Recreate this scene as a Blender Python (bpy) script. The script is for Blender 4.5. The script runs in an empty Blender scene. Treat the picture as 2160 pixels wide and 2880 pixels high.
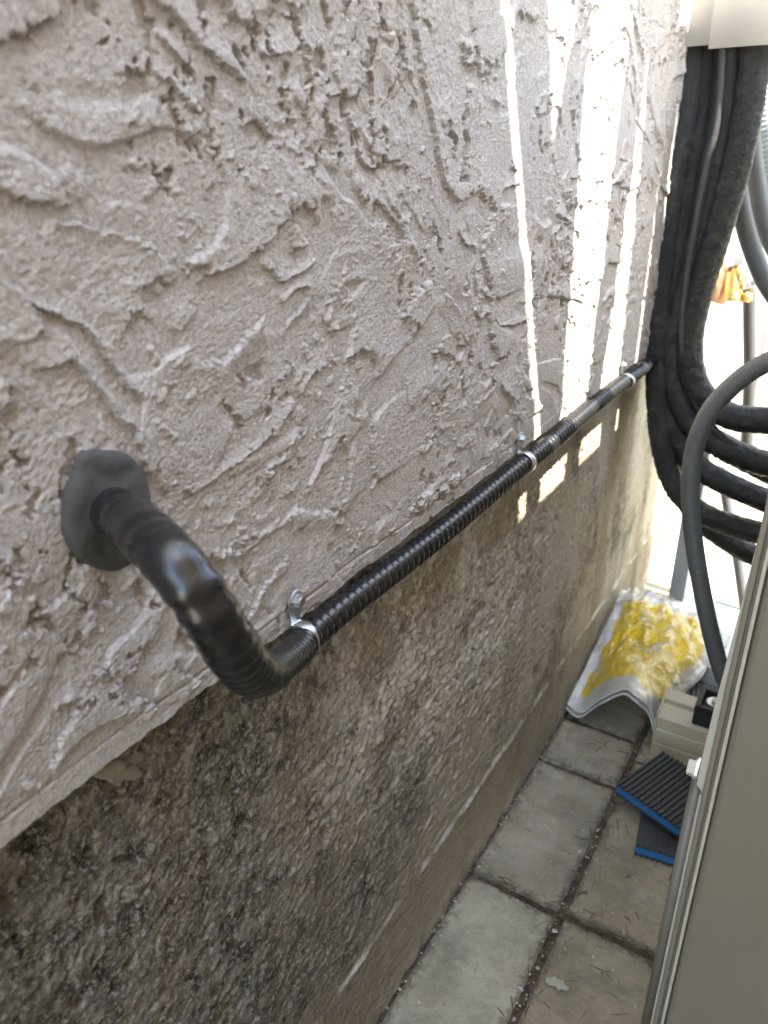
import bpy, bmesh, math, random
import numpy as np
from mathutils import Vector, Matrix
random.seed(5); rng = np.random.default_rng(7)
S = bpy.context.scene; COL = S.collection
# ------------------------------------------------ camera, light, exposure
F = 2150.0
_y = np.array([1460., -990., F]); _y /= np.linalg.norm(_y)
_z = -np.array([41., 4730., F]); _z -= _z.dot(_y)*_y; _z /= np.linalg.norm(_z)
_x = np.cross(_y, _z)
R = np.array([_x, _y, _z])                    # camera (right, down, forward) -> world
CAM = np.array([0.32, 0.0, 0.985])
cam_data = bpy.data.cameras.new('camera'); cam = bpy.data.objects.new('camera', cam_data); COL.objects.link(cam)
M4 = Matrix.Identity(4)
for i in range(3):
    M4[i][0] = R[i][0]; M4[i][1] = -R[i][1]; M4[i][2] = -R[i][2]; M4[i][3] = CAM[i]
cam.matrix_world = M4
cam_data.sensor_fit = 'VERTICAL'; cam_data.sensor_height = 36; cam_data.sensor_width = 27
cam_data.lens = F/2880*36; cam_data.clip_start = 0.01; cam_data.clip_end = 400
cam_data.dof.use_dof = True; cam_data.dof.focus_distance = 0.68; cam_data.dof.aperture_fstop = 9.0
S.camera = cam
world = bpy.data.worlds.new("World"); S.world = world; world.use_nodes = True
wn = world.node_tree.nodes; wl = world.node_tree.links
for n in list(wn): wn.remove(n)
sky = wn.new('ShaderNodeTexSky'); sky.sky_type = 'NISHITA'; sky.sun_disc = False
SUN_EL = math.radians(60); SUN_AZ = math.radians(-10)     # azimuth measured from +x towards +y
sky.sun_elevation = SUN_EL; sky.sun_rotation = math.pi/2 - SUN_AZ
bg = wn.new('ShaderNodeBackground'); bg.inputs[1].default_value = 0.15
wo = wn.new('ShaderNodeOutputWorld'); wl.new(sky.outputs[0], bg.inputs[0]); wl.new(bg.outputs[0], wo.inputs[0])
sd = Vector((math.cos(SUN_EL)*math.cos(SUN_AZ), math.cos(SUN_EL)*math.sin(SUN_AZ), math.sin(SUN_EL)))
sun_data = bpy.data.lights.new('sun', 'SUN'); sun_data.energy = 2.8; sun_data.angle = math.radians(0.42); sun_data.color = (1, .95, .86)
sun = bpy.data.objects.new('sun', sun_data); COL.objects.link(sun)
sun.rotation_euler = sd.to_track_quat('Z', 'Y').to_euler()
S.view_settings.view_transform = 'Standard'; S.view_settings.look = 'None'
S.view_settings.exposure = 3.6; S.view_settings.gamma = 1.0; S.view_settings.use_curve_mapping = False
S.view_settings.use_white_balance = True; S.view_settings.white_balance_temperature = 7250; S.view_settings.white_balance_tint = 6
S.render.engine = 'CYCLES'; S.cycles.max_bounces = 8; S.cycles.diffuse_bounces = 5; S.cycles.transparent_max_bounces = 12

def P(u, v, ax, val):
    """point of the place on the plane (axis=value) seen at photo position u,v"""
    d = R @ np.array([u-1080., v-1440., F]); t = (val-CAM[ax])/d[ax]
    return Vector(CAM+t*d)

# ------------------------------------------------ helpers
def link(name, me, mat=None, parent=None):
    o = bpy.data.objects.new(name, me); COL.objects.link(o)
    if mat is not None and len(me.materials) == 0: me.materials.append(mat)
    if parent is not None: o.parent = parent
    return o
def empty(name, loc=(0, 0, 0), rz=0):
    o = bpy.data.objects.new(name, None); COL.objects.link(o); o.location = loc; o.rotation_euler = (0, 0, rz)
    o.empty_display_size = .02
    return o
def tag(o, label=None, cat=None, group=None, kind=None):
    if label: o['label'] = label
    if cat: o['category'] = cat
    if group: o['group'] = group
    if kind: o['kind'] = kind
    return o
def shade(me): me.polygons.foreach_set('use_smooth', [True]*len(me.polygons)); return me
def bm_obj(name, bm, mat, parent=None, smooth=False):
    bmesh.ops.recalc_face_normals(bm, faces=bm.faces)
    me = bpy.data.meshes.new(name); bm.to_mesh(me); bm.free()
    if smooth: shade(me)
    return link(name, me, mat, parent)
def local(o, parent):
    """world-space mesh made under a located parent: keep it where it was built"""
    o.parent = parent; o.matrix_parent_inverse = Matrix.Identity(4)
    m = Matrix.LocRotScale(parent.location, parent.rotation_euler, None).inverted()
    o.data.transform(m)
    return o
def add_box(bm, lo, hi, bev=0.0, seg=2):
    r = bmesh.ops.create_cube(bm, size=1)
    lo = Vector(lo); hi = Vector(hi)
    for v in r['verts']:
        v.co = Vector([(lo[i]+hi[i])/2 + v.co[i]*(hi[i]-lo[i]) for i in range(3)])
    if bev > 0:
        es = list({e for v in r['verts'] for e in v.link_edges})
        bmesh.ops.bevel(bm, geom=es, offset=bev, segments=seg, profile=.6, affect='EDGES')
    return r
def add_prism(bm, poly, axis_vec, thick, bev=0.0):
    """poly: list of world points in one plane; extruded by axis_vec*thick"""
    vs = [bm.verts.new(Vector(p)) for p in poly]; f = bm.faces.new(vs)
    r = bmesh.ops.extrude_face_region(bm, geom=[f]); nv = [e for e in r['geom'] if isinstance(e, bmesh.types.BMVert)]
    bmesh.ops.translate(bm, verts=nv, vec=Vector(axis_vec)*thick)
    if bev: bmesh.ops.bevel(bm, geom=list({e for v in vs+nv for e in v.link_edges}), offset=bev, segments=1, affect='EDGES')
def add_cyl(bm, p0, p1, r0, r1=None, n=20, cap=True):
    r1 = r0 if r1 is None else r1
    p0 = Vector(p0); p1 = Vector(p1); q = (p1-p0).to_track_quat('Z', 'Y')
    rings = []
    for p, r in ((p0, r0), (p1, r1)):
        rings.append([bm.verts.new(p + q @ Vector((r*math.cos(2*math.pi*i/n), r*math.sin(2*math.pi*i/n), 0))) for i in range(n)])
    for i in range(n): bm.faces.new((rings[0][i], rings[0][(i+1) % n], rings[1][(i+1) % n], rings[1][i]))
    if cap: bm.faces.new(rings[0][::-1]); bm.faces.new(rings[1])
def catmull(pts, step):
    P_ = [np.array(p, float) for p in pts]; P_ = [2*P_[0]-P_[1]] + P_ + [2*P_[-1]-P_[-2]]
    out = []
    for i in range(1, len(P_)-2):
        a, b, c, d = P_[i-1:i+3]
        for t in np.linspace(0, 1, 60, endpoint=False):
            out.append(.5*((2*b)+(-a+c)*t+(2*a-5*b+4*c-d)*t*t+(-a+3*b-3*c+d)*t**3))
    out.append(P_[-2]); out = np.array(out)
    s = np.concatenate([[0], np.cumsum(np.linalg.norm(np.diff(out, axis=0), axis=1))])
    n = max(8, int(s[-1]/step)); q = np.linspace(0, s[-1], n)
    return np.stack([np.interp(q, s, out[:, k]) for k in range(3)], 1), q
def tube_mesh(name, pts, r, step=.004, n=20, rfun=None, cap=True):
    c, s = catmull(pts, step); m = len(c)
    T = np.gradient(c, axis=0); T /= np.linalg.norm(T, axis=1)[:, None]
    N = np.zeros_like(T); a = np.array([0, 0, 1.]) if abs(T[0][2]) < .9 else np.array([1., 0, 0])
    N[0] = a-T[0]*a.dot(T[0]); N[0] /= np.linalg.norm(N[0])
    for i in range(1, m):
        v = N[i-1]-T[i]*N[i-1].dot(T[i]); N[i] = v/np.linalg.norm(v)
    B = np.cross(T, N); th = np.linspace(0, 2*math.pi, n, endpoint=False)
    rr = np.full((m, n), r) if rfun is None else rfun(s[:, None], th[None, :], s[-1])*np.ones((m, n))
    V = c[:, None, :]+rr[..., None]*(np.cos(th)[None, :, None]*N[:, None, :]+np.sin(th)[None, :, None]*B[:, None, :])
    V = V.reshape(-1, 3)
    i = np.arange(m-1)[:, None]; j = np.arange(n)[None, :]; j2 = (j+1) % n
    Fq = np.stack([i*n+j+0*j2, i*n+j2, (i+1)*n+j2, (i+1)*n+j], -1).reshape(-1, 4)
    me = bpy.data.meshes.new(name)
    faces = Fq.tolist()
    if cap: faces += [list(range(n))[::-1], list(range((m-1)*n, m*n))]
    me.from_pydata(V.tolist(), [], faces); me.update(); shade(me)
    return me
def quad_grid(name, X, Y, Z):
    a, b = X.shape
    me = bpy.data.meshes.new(name)
    V = np.stack([X, Y, Z], -1).reshape(-1, 3).astype(np.float32)
    i = np.arange(a-1)[:, None]; j = np.arange(b-1)[None, :]
    Fq = np.stack([i*b+j, i*b+j+1, (i+1)*b+j+1, (i+1)*b+j], -1).reshape(-1).astype(np.int32)
    nf = len(Fq)//4
    me.vertices.add(len(V)); me.vertices.foreach_set('co', V.ravel())
    me.loops.add(nf*4); me.loops.foreach_set('vertex_index', Fq)
    me.polygons.add(nf); me.polygons.foreach_set('loop_start', np.arange(0, nf*4, 4, dtype=np.int32))
    me.polygons.foreach_set('loop_total', np.full(nf, 4, np.int32)); me.update(calc_edges=True); me.validate(); shade(me)
    return me
# gradient noise
_perm = rng.permutation(512); _perm = np.concatenate([_perm, _perm]); _ga = rng.random(512)*2*math.pi
def noise(x, y, seed=0):
    x = np.asarray(x, float)+seed*17.13; y = np.asarray(y, float)+seed*9.77
    xi = np.floor(x).astype(int); yi = np.floor(y).astype(int); xf = x-xi; yf = y-yi
    u = xf**3*(xf*(xf*6-15)+10); v = yf**3*(yf*(yf*6-15)+10)
    def g(ix, iy, dx, dy):
        h = _ga[_perm[(_perm[ix & 511]+iy) & 511]]
        return np.cos(h)*dx+np.sin(h)*dy
    a = g(xi, yi, xf, yf); b = g(xi+1, yi, xf-1, yf); c = g(xi, yi+1, xf, yf-1); d = g(xi+1, yi+1, xf-1, yf-1)
    return 1.5*((a*(1-u)+b*u)*(1-v)+(c*(1-u)+d*u)*v)
def fbm(x, y, o=4, seed=0, gain=.5):
    s = 0; a = 1; f = 1
    for k in range(o): s = s+a*noise(x*f, y*f, seed+k*3.3); a *= gain; f *= 2.03
    return s
def sstep(a, b, x): t = np.clip((x-a)/(b-a), 0, 1); return t*t*(3-2*t)

# ------------------------------------------------ materials
class Mat:
    def __init__(s, name):
        s.m = bpy.data.materials.new(name); s.m.use_nodes = True; s.t = s.m.node_tree; s.n = s.t.nodes; s.l = s.t.links
        s.b = s.n['Principled BSDF']; s.tc = s.n.new('ShaderNodeTexCoord').outputs['Object']
    def noise(s, scale, detail=6, rough=.6, vec=None, dist=0):
        n = s.n.new('ShaderNodeTexNoise'); n.inputs['Scale'].default_value = scale; n.inputs['Detail'].default_value = detail
        n.inputs['Roughness'].default_value = rough; n.inputs['Distortion'].default_value = dist
        s.l.new(vec or s.tc, n.inputs['Vector']); return n.outputs['Fac']
    def vor(s, scale, feat='F1', out='Distance', vec=None):
        n = s.n.new('ShaderNodeTexVoronoi'); n.inputs['Scale'].default_value = scale; n.feature = feat
        s.l.new(vec or s.tc, n.inputs['Vector']); return n.outputs[out]
    def ramp(s, fac, stops):
        n = s.n.new('ShaderNodeValToRGB'); s.l.new(fac, n.inputs[0]); e = n.color_ramp.elements
        while len(e) < len(stops): e.new(.5)
        for k, (p, c) in enumerate(stops):
            e[k].position = p; e[k].color = (c, c, c, 1) if not hasattr(c, '__len__') else (*c, 1)
        return n.outputs[0]
    def mix(s, fac, a, b, mode='MIX'):
        n = s.n.new('ShaderNodeMix'); n.data_type = 'RGBA'; n.blend_type = mode
        for i, x in ((0, fac), (6, a), (7, b)):
            if hasattr(x, 'is_output'): s.l.new(x, n.inputs[i])
            elif i == 0: n.inputs[0].default_value = x
            else: n.inputs[i].default_value = (*x, 1)
        return n.outputs[2]
    def math(s, op, a, b=0, c=None):
        n = s.n.new('ShaderNodeMath'); n.operation = op
        for i, x in enumerate((a, b) if c is None else (a, b, c)):
            if hasattr(x, 'is_output'): s.l.new(x, n.inputs[i])
            else: n.inputs[i].default_value = x
        return n.outputs[0]
    def xyz(s):
        n = s.n.new('ShaderNodeSeparateXYZ'); s.l.new(s.tc, n.inputs[0]); return n.outputs
    def mapping(s, scale=(1, 1, 1), rot=(0, 0, 0)):
        n = s.n.new('ShaderNodeMapping'); n.inputs['Scale'].default_value = scale; n.inputs['Rotation'].default_value = rot
        s.l.new(s.tc, n.inputs['Vector']); return n.outputs[0]
    def color(s, c):
        if hasattr(c, 'is_output'): s.l.new(c, s.b.inputs['Base Color'])
        else: s.b.inputs['Base Color'].default_value = (*c, 1)
        return s
    def rough(s, r):
        if hasattr(r, 'is_output'): s.l.new(r, s.b.inputs['Roughness'])
        else: s.b.inputs['Roughness'].default_value = r
        return s
    def bump(s, h, dist, strength=1.0):
        n = s.n.new('ShaderNodeBump'); n.inputs['Distance'].default_value = dist; n.inputs['Strength'].default_value = strength
        s.l.new(h, n.inputs['Height'])
        prev = getattr(s, '_bn', None)
        if prev: s.l.new(prev, n.inputs['Normal'])
        s._bn = n.outputs[0]; s.l.new(s._bn, s.b.inputs['Normal']); return s
    def set(s, **k):
        for a, v in k.items(): s.b.inputs[a.replace('_', ' ')].default_value = v
        return s
def simple(name, col, rough=.5, metal=0, var=.12, vs=30, bump=0, bs=200):
    m = Mat(name); f = m.noise(vs, 5)
    c = m.mix(f, tuple(x*(1-var) for x in col), tuple(min(1, x*(1+var)) for x in col)); m.color(c)
    r = m.math('MULTIPLY_ADD', m.noise(vs*3, 4), .25, rough-.12); m.rough(r); m.set(Metallic=metal)
    if bump: m.bump(m.noise(bs, 5), bump)
    return m.m

# stucco
m = Mat('stucco_paint')
big = m.noise(5, 4); mid = m.noise(60, 5); c1 = m.mix(big, (.55, .52, .505), (.62, .59, .57))
c1 = m.mix(m.ramp(mid, [(.35, 0), (.7, .5)]), c1, (.50, .46, .435))
grit = m.noise(330, 3, .7); c1 = m.mix(m.ramp(grit, [(.36, .55), (.47, 0)]), c1, (.33, .30, .28)); c1 = m.mix(m.ramp(grit, [(.54, 0), (.64, .5)]), c1, (.74, .72, .70))
dirt = m.ramp(m.noise(22, 8, .7), [(.58, 0), (.72, 1)])
zz = m.xyz()[2]
low = m.ramp(zz, [(.66, .5), (.74, 0)])
c1 = m.mix(m.math('MULTIPLY', dirt, m.math('ADD', low, .12)), c1, (.27, .23, .18))
m.color(c1).rough(.92).set(Specular_IOR_Level=.25)
m.bump(m.noise(600, 5, .7), .0018, 1.0)
m.bump(m.vor(1100), .00035, .6)
STUCCO = m.m
# foundation concrete
m = Mat('weathered_concrete')
x_, y_, z_ = m.xyz(); y_ = m.math('ADD', y_, .8)
nr_ = m.ramp(m.math('MULTIPLY_ADD', m.noise(3.5, 5), .5, m.math('SUBTRACT', y_, .25)), [(.45, 1), (1.0, .12)])
fine = m.noise(260, 7, .7); med = m.noise(45, 7, .68); lrg = m.noise(7, 5, .6)
streak = m.noise(9, 6, .65, m.mapping((1, 1.0, .16)))
clean = m.mix(lrg, (.36, .31, .225), (.50, .44, .345))
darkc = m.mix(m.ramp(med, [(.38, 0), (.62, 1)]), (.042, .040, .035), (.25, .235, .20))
# patchy grime, and near-end shade painted in, both growing away from the corner
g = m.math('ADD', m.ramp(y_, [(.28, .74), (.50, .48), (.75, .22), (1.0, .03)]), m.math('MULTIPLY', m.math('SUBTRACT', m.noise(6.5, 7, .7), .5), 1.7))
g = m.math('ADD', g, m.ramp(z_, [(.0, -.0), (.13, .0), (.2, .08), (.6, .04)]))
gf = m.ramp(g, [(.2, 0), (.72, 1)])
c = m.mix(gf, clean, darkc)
c = m.mix(m.math('MULTIPLY', m.ramp(streak, [(.5, 0), (.62, 1)]), .5), c, (.20, .165, .115))
# pale mineral speckle and coarse sand grains
sp = m.ramp(fine, [(.50, 0), (.60, 1)]); c = m.mix(m.math('MULTIPLY', m.math('MULTIPLY', sp, .7), nr_), c, (.40, .385, .36))
blk = m.ramp(m.noise(150, 6, .75), [(.35, 1), (.43, 0)]); c = m.mix(m.math('MULTIPLY', m.math('MULTIPLY', blk, .75), nr_), c, (.03, .027, .023))
rust = m.ramp(m.noise(14, 5, .6), [(.66, 0), (.76, 1)]); c = m.mix(m.math('MULTIPLY', rust, .2), c, (.20, .12, .05))
ef = m.ramp(m.noise(11, 8, .75), [(.57, 0), (.72, 1)]); c = m.mix(m.math('MULTIPLY', ef, .4), c, (.36, .345, .32))
band = m.math('MULTIPLY', m.ramp(y_, [(.35, .0), (.58, 1), (.85, 1), (1.0, .3)]), m.ramp(z_, [(.28, 0), (.42, 1)]))
chalk = m.ramp(m.math('MULTIPLY_ADD', m.noise(75, 7, .75), .6, m.math('MULTIPLY', m.noise(9, 4), .5)), [(.52, 0), (.61, 1)])
c = m.mix(m.math('MULTIPLY', m.math('MULTIPLY', chalk, band), .95), c, (.60, .57, .51))
stain = m.ramp(m.math('MULTIPLY_ADD', m.noise(34, 7, .75), .5, m.math('MULTIPLY', m.noise(5, 5), .6)), [(.56, 0), (.68, 1)])
c = m.mix(m.math('MULTIPLY', stain, .65), c, (.07, .062, .048))
# cleaner smooth footing band below the seam
lowb = m.ramp(m.math('MULTIPLY_ADD', m.noise(12, 5), .06, m.math('SUBTRACT', z_, .03)), [(.12, 1), (.20, 0)])
c = m.mix(m.math('MULTIPLY', lowb, .6), c, m.mix(med, (.17, .14, .10), (.30, .25, .18)))
# pale lime along the seam
sd_ = m.math('ABSOLUTE', m.math('SUBTRACT', z_, m.math('MULTIPLY_ADD', m.noise(16, 4), .012, .141)))
sm = m.math('MULTIPLY', m.ramp(sd_, [(.003, 1), (.008, 0)]), m.ramp(m.noise(13, 6, .7), [(.48, 0), (.60, 1)]))
c = m.mix(m.math('MULTIPLY', sm, .95), c, (.60, .57, .50))
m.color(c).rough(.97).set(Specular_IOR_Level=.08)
m.bump(m.noise(330, 7, .7), .0016, 1.0); m.bump(m.vor(240), .0007, .7)
CONC = m.m
# pavers
def paver_mat(name, a, b, tint):
    m = Mat(name)
    c = m.mix(m.ramp(m.noise(9, 7, .65), [(.35, 0), (.65, 1)]), a, b)
    c = m.mix(m.math('MULTIPLY', m.ramp(m.noise(26, 7, .7), [(.5, 0), (.7, 1)]), .55), c, tint)
    c = m.mix(m.math('MULTIPLY', m.ramp(m.noise(300, 4, .7), [(.6, 0), (.7, 1)]), .35), c, (.45, .43, .38))
    c = m.mix(m.math('MULTIPLY', m.ramp(m.noise(180, 4, .7), [(.3, 1), (.38, 0)]), .5), c, (.07, .06, .045))
    an = m.n.new('ShaderNodeAttribute'); an.attribute_name = 'edge'
    soil = m.ramp(m.math('MULTIPLY_ADD', an.outputs['Fac'], .27, m.noise(55, 8, .75)), [(.58, 0), (.74, 1)])
    c = m.mix(m.math('MULTIPLY', soil, .75), c, m.mix(m.noise(200, 4), (.06, .045, .028), (.17, .135, .09)))
    blot = m.ramp(m.noise(6, 8, .75), [(.48, 0), (.60, 1)]); c = m.mix(m.math('MULTIPLY', blot, .45), c, (.13, .115, .085))
    pale = m.ramp(m.noise(15, 8, .8), [(.55, 0), (.66, 1)]); c = m.mix(m.math('MULTIPLY', pale, .4), c, (.46, .44, .37))
    m.color(c).rough(m.math('MULTIPLY_ADD', m.noise(20, 4), .3, .55))
    m.bump(m.noise(170, 8, .75), .0026, 1.0); m.bump(m.noise(24, 4), .005, .7)
    return m.m
PAV = [paver_mat('paver_grey', (.30, .25, .17), (.44, .385, .28), (.15, .13, .10)),
       paver_mat('paver_tan', (.25, .20, .125), (.37, .31, .20), (.16, .13, .085)),
       paver_mat('paver_dark', (.24, .195, .135), (.36, .305, .225), (.38, .355, .30)),
       paver_mat('paver_green', (.31, .27, .19), (.46, .415, .31), (.18, .165, .13))]
m = Mat('joint_sand'); m.color(m.mix(m.ramp(m.noise(70, 7, .7), [(.4, 0), (.65, 1)]), (.035, .028, .02), (.15, .11, .07))).rough(.95); m.bump(m.noise(240, 6), .003); SAND = m.m
m = Mat('pale_concrete_ground'); m.color(m.mix(m.noise(4, 7), (.26, .23, .17), (.40, .36, .28))).rough(.9); m.bump(m.noise(120, 6), .002); FARG = m.m
# conduit plastics
m = Mat('black_pvc'); m.color(m.mix(m.ramp(m.noise(180, 7, .75), [(.62, 0), (.75, .35)]), (.009, .0095, .011), (.035, .033, .03)))
m.rough(m.math('MULTIPLY_ADD', m.noise(60, 6, .7), .12, .22)); m.set(Specular_IOR_Level=.6); BLACKPVC = m.m
PUTTY = simple('grey_duct_putty', (.052, .052, .050), .72, 0, .3, 45, .002, 60)
m = Mat('galvanised_steel'); m.color(m.mix(m.vor(130, out='Color'), (.55, .56, .56), (.75, .76, .76))).rough(m.math('MULTIPLY_ADD', m.noise(200, 5), .3, .18)).set(Metallic=1.0); m.bump(m.noise(700, 3), .0002); ZINC = m.m
m = Mat('black_foam_insulation'); m.color(m.mix(m.ramp(m.noise(40, 8, .75), [(.5, 0), (.72, 1)]), (.016, .016, .017), (.06, .059, .057)))
m.rough(m.math('MULTIPLY_ADD', m.noise(60, 6), .3, .22)); m.bump(m.noise(150, 8, .75, m.mapping((1, 1, .12))), .004, 1.0); m.bump(m.noise(500, 4), .0006); FOAM = m.m
m = Mat('black_foam_horizontal'); m.color(m.mix(m.ramp(m.noise(50, 8, .75), [(.5, 0), (.72, 1)]), (.010, .010, .011), (.05, .048, .046)))
m.rough(.42); m.bump(m.noise(110, 8, .75, m.mapping((1, 1, 1), (0, .6, 0))), .005, .9); FOAM2 = m.m
GREYHOSE = simple('grey_rubber_hose', (.085, .088, .086), .5, 0, .12, 25, .0003, 400)
DARKHOSE = simple('dark_rubber_hose', (.035, .035, .036), .5, 0, .12, 25, .0003, 400)
BLUEHOSE = simple('pale_blue_grey_conduit', (.30, .36, .38), .45, 0, .1, 20)
WHITEP = simple('cream_vinyl', (.50, .48, .40), .42, 0, .04, 12, .0002, 300)
COVER = simple('cream_white_duct_plastic', (.88, .87, .84), .38, 0, .02, 8)
_t = COVER.node_tree; _tr = _t.nodes.new('ShaderNodeBsdfTranslucent'); _tr.inputs[0].default_value = (.95, .93, .88, 1); _mx = _t.nodes.new('ShaderNodeMixShader'); _mx.inputs[0].default_value = .5
_t.links.new(_t.nodes['Principled BSDF'].outputs[0], _mx.inputs[1]); _t.links.new(_tr.outputs[0], _mx.inputs[2]); _t.links.new(_mx.outputs[0], _t.nodes['Material Output'].inputs[0])
BEIGE = simple('beige_painted_metal', (.42, .365, .26), .42, 0, .05, 14, .00015, 500)
CREAM = simple('cream_painted_metal', (.50, .48, .40), .36, 0, .05, 14)
CAB = simple('taupe_painted_cabinet', (.215, .190, .150), .42, 0, .10, 5, .0003, 260)
CABD = simple('taupe_groove_paint', (.17, .152, .128), .42, 0, .06, 20)
RUB = simple('black_rubber', (.014, .014, .015), .55, 0, .3, 60, .0004, 300)
RIBM = simple('grey_black_rubber_ribs', (.035, .034, .032), .5, 0, .3, 60, .0006, 300)
BLUE = simple('blue_foam_core', (.008, .11, .29), .75, 0, .15, 80, .0008, 250)
BRASS = simple('brass', (.62, .42, .17), .38, 1, .25, 60)
COPPER = simple('copper', (.60, .36, .24), .42, 1, .3, 60)
BLUEC = simple('blue_cable_jacket', (.12, .30, .45), .45, 0, .1, 40)
WOOD = Mat('sun_screen_wood'); WOOD.color(WOOD.mix(WOOD.noise(20, 7, .6, WOOD.mapping((1, 1, .06))), (.30, .24, .17), (.46, .39, .30))).rough(.85)  # wood for the unseen boards added to cut the sun
WOOD.bump(WOOD.noise(60, 6, .6, WOOD.mapping((1, 1, .06))), .002); WOOD = WOOD.m
MORTAR = simple('pale_mortar_smear', (.26, .235, .19), .9, 0, .3, 80, .001, 200)

# ================================================ SETTING
ZST = 0.668                                     # bottom edge of the stucco
WALL_END = 2.06
# ground
bm = bmesh.new()
bmesh.ops.create_grid(bm, x_segments=1, y_segments=1, size=.5)
for v in bm.verts: v.co = Vector((v.co.x*120, v.co.y*120, -.012))
gr = bm_obj('ground', bm, FARG); tag(gr, kind='structure')
# the strip of jointed pavers between wall and added sun screen
pave = bpy.data.meshes.new('pavement')
bm = bmesh.new(); add_box(bm, (-.025, -1.6, -.0105), (.95, 1.72, -.006)); pav = bm_obj('pavement', bm, SAND); tag(pav, kind='structure')
def paver(x0, x1, y0, y1, mat, zo, seed):
    g = .0013; nx = max(6, int((x1-x0)/.006)); ny = max(6, int((y1-y0)/.006))
    u = np.linspace(0, 1, nx); v = np.linspace(0, 1, ny); U, V = np.meshgrid(u, v, indexing='ij')
    X = x0+g+U*(x1-x0-2*g); Y = y0+g+V*(y1-y0-2*g)
    # wavy broken arrises
    wx = noise(Y*45, Y*0+seed)*.0022; wy = noise(X*45, X*0+seed+5)*.0022
    X = X+wx*(np.abs(U-.5)*2)**6; Y = Y+wy*(np.abs(V-.5)*2)**6
    d = np.minimum(np.minimum(U, 1-U)*(x1-x0), np.minimum(V, 1-V)*(y1-y0))
    e = np.clip(1-d/.0055, 0, 1)
    Z = zo+fbm(X*14, Y*14, 3, seed)*.0015+fbm(X*90, Y*90, 3, seed+2)*.0009-e**2*(.0040+.004*np.abs(fbm(X*50, Y*50, 2, seed)))
    Z[0, :] = Z[-1, :] = -.02; Z[:, 0] = Z[:, -1] = -.02
    me = quad_grid('paver', X, Y, Z)
    at = me.attributes.new('edge', 'FLOAT', 'POINT'); dd = np.clip(1-d/.022, 0, 1); dd[X < .012] = np.maximum(dd, np.clip(1-(X+.0185)/.03, 0, 1))[X < .012]
    at.data.foreach_set('value', dd.ravel().astype(np.float32))
    return link('paver', me, mat, pav)
yj = [-1.6, -1.32, -1.04, -.76, -.48, -.2, .075, .355, .492, .778, 1.064, 1.197, 1.48, 1.72]
yj2 = [-1.6, -1.32, -1.04, -.76, -.48, -.2, .10, .36, .505, .782, 1.15, 1.43, 1.72]
k = 0
seq1 = {8: 3, 9: 2, 10: 2, 11: 2, 12: 1}; 
for a, b in zip(yj[:-1], yj[1:]):
    i = yj.index(a); paver(-.0185, .130, a, b, PAV[seq1.get(i, k % 4)], [.0, .002, -.001][k % 3], k); k += 1
for a, b in zip(yj2[:-1], yj2[1:]):
    i = yj2.index(a); paver(.130, .285, a, b, PAV[1 if i in (8, 9) else (k+1) % 4], [-.001, .001, .0][k % 3], k+30); k += 1
for a, b in zip(yj[:-1], yj[1:]):
    paver(.285, .44, a, b, PAV[(k+2) % 4], 0, k+60); k += 1
for a, b in zip(yj2[:-1], yj2[1:]):
    paver(.44, .62, a, b, PAV[(k+2) % 4], 0, k+60); k += 1

# ------------------------------------------------ house wall
wall = empty('house_wall', (0, .8, 0)); tag(wall, 'pale textured stucco house wall above a stained rough concrete foundation', 'wall')
# stucco relief grid
n1, n2 = 1180, 700
t = np.linspace(0, 1, n1); y0, y1 = .08, WALL_END
yy = (y0+.28)*((y1+.28)/(y0+.28))**t-.28
tz = np.linspace(0, 1, n2); zz_ = ZST+.66*(tz*.86+.14*tz**3)
Y, Z = np.meshgrid(yy, zz_, indexing='ij')
def stucco_h(Y, Z):
    wy = fbm(Y*4, Z*4, 2, 1)*.07; wz = fbm(Y*4, Z*4, 2, 2)*.07
    jag = fbm(Y*85, Z*85, 5, 3, .68)
    phi = fbm((Y+wy)*4.6, (Z+wz)*6.5, 2, 4)*1.4 + (-Y*1.2-Z*5.0) + jag*.070 + .45
    f0 = phi-np.floor(phi); f = np.minimum(f0*1.15, 1)
    A = sstep(-.10, .05, fbm(Y*10+wy*25, Z*10, 3, 6)+.06)
    h = .0032*f**1.7*A*sstep(1.0, .97, f0)
    phi2 = fbm((Y+wy)*9.5, (Z+wz)*13, 2, 8)*1.4+(-Y*2.0-Z*9)+fbm(Y*110, Z*110, 4, 9, .6)*.11
    f2 = phi2-np.floor(phi2)
    A2 = sstep(.08, .20, fbm(Y*12, Z*12, 3, 11))
    h = np.maximum(h, .0028*f2**2.0*A2*sstep(1.0, .98, f2))
    rough = sstep(.05, .35, fbm(Y*13, Z*13, 3, 12))
    h = h+.00045*fbm(Y*130, Z*130, 3, 13, .6)*(.08+rough)
    pz = sstep(.12, .35, fbm(Y*7, Z*7, 2, 17))
    pit = sstep(.32, .38, noise(Y*75, Z*45, 15)+.35*fbm(Y*190, Z*170, 2, 16))*pz
    h = h-.0030*pit
    crumb = sstep(.40, .50, noise(Y*100, Z*100, 18)+.4*noise(Y*260, Z*260, 19))*sstep(.05, .25, fbm(Y*9, Z*9, 2, 20))
    h = h+.0012*crumb
    h = h+.0007*fbm(Y*5, Z*5, 2, 21)+.00038*fbm(Y*420, Z*420, 2, 22)
    return h+.001
H = stucco_h(Y, Z)
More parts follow.
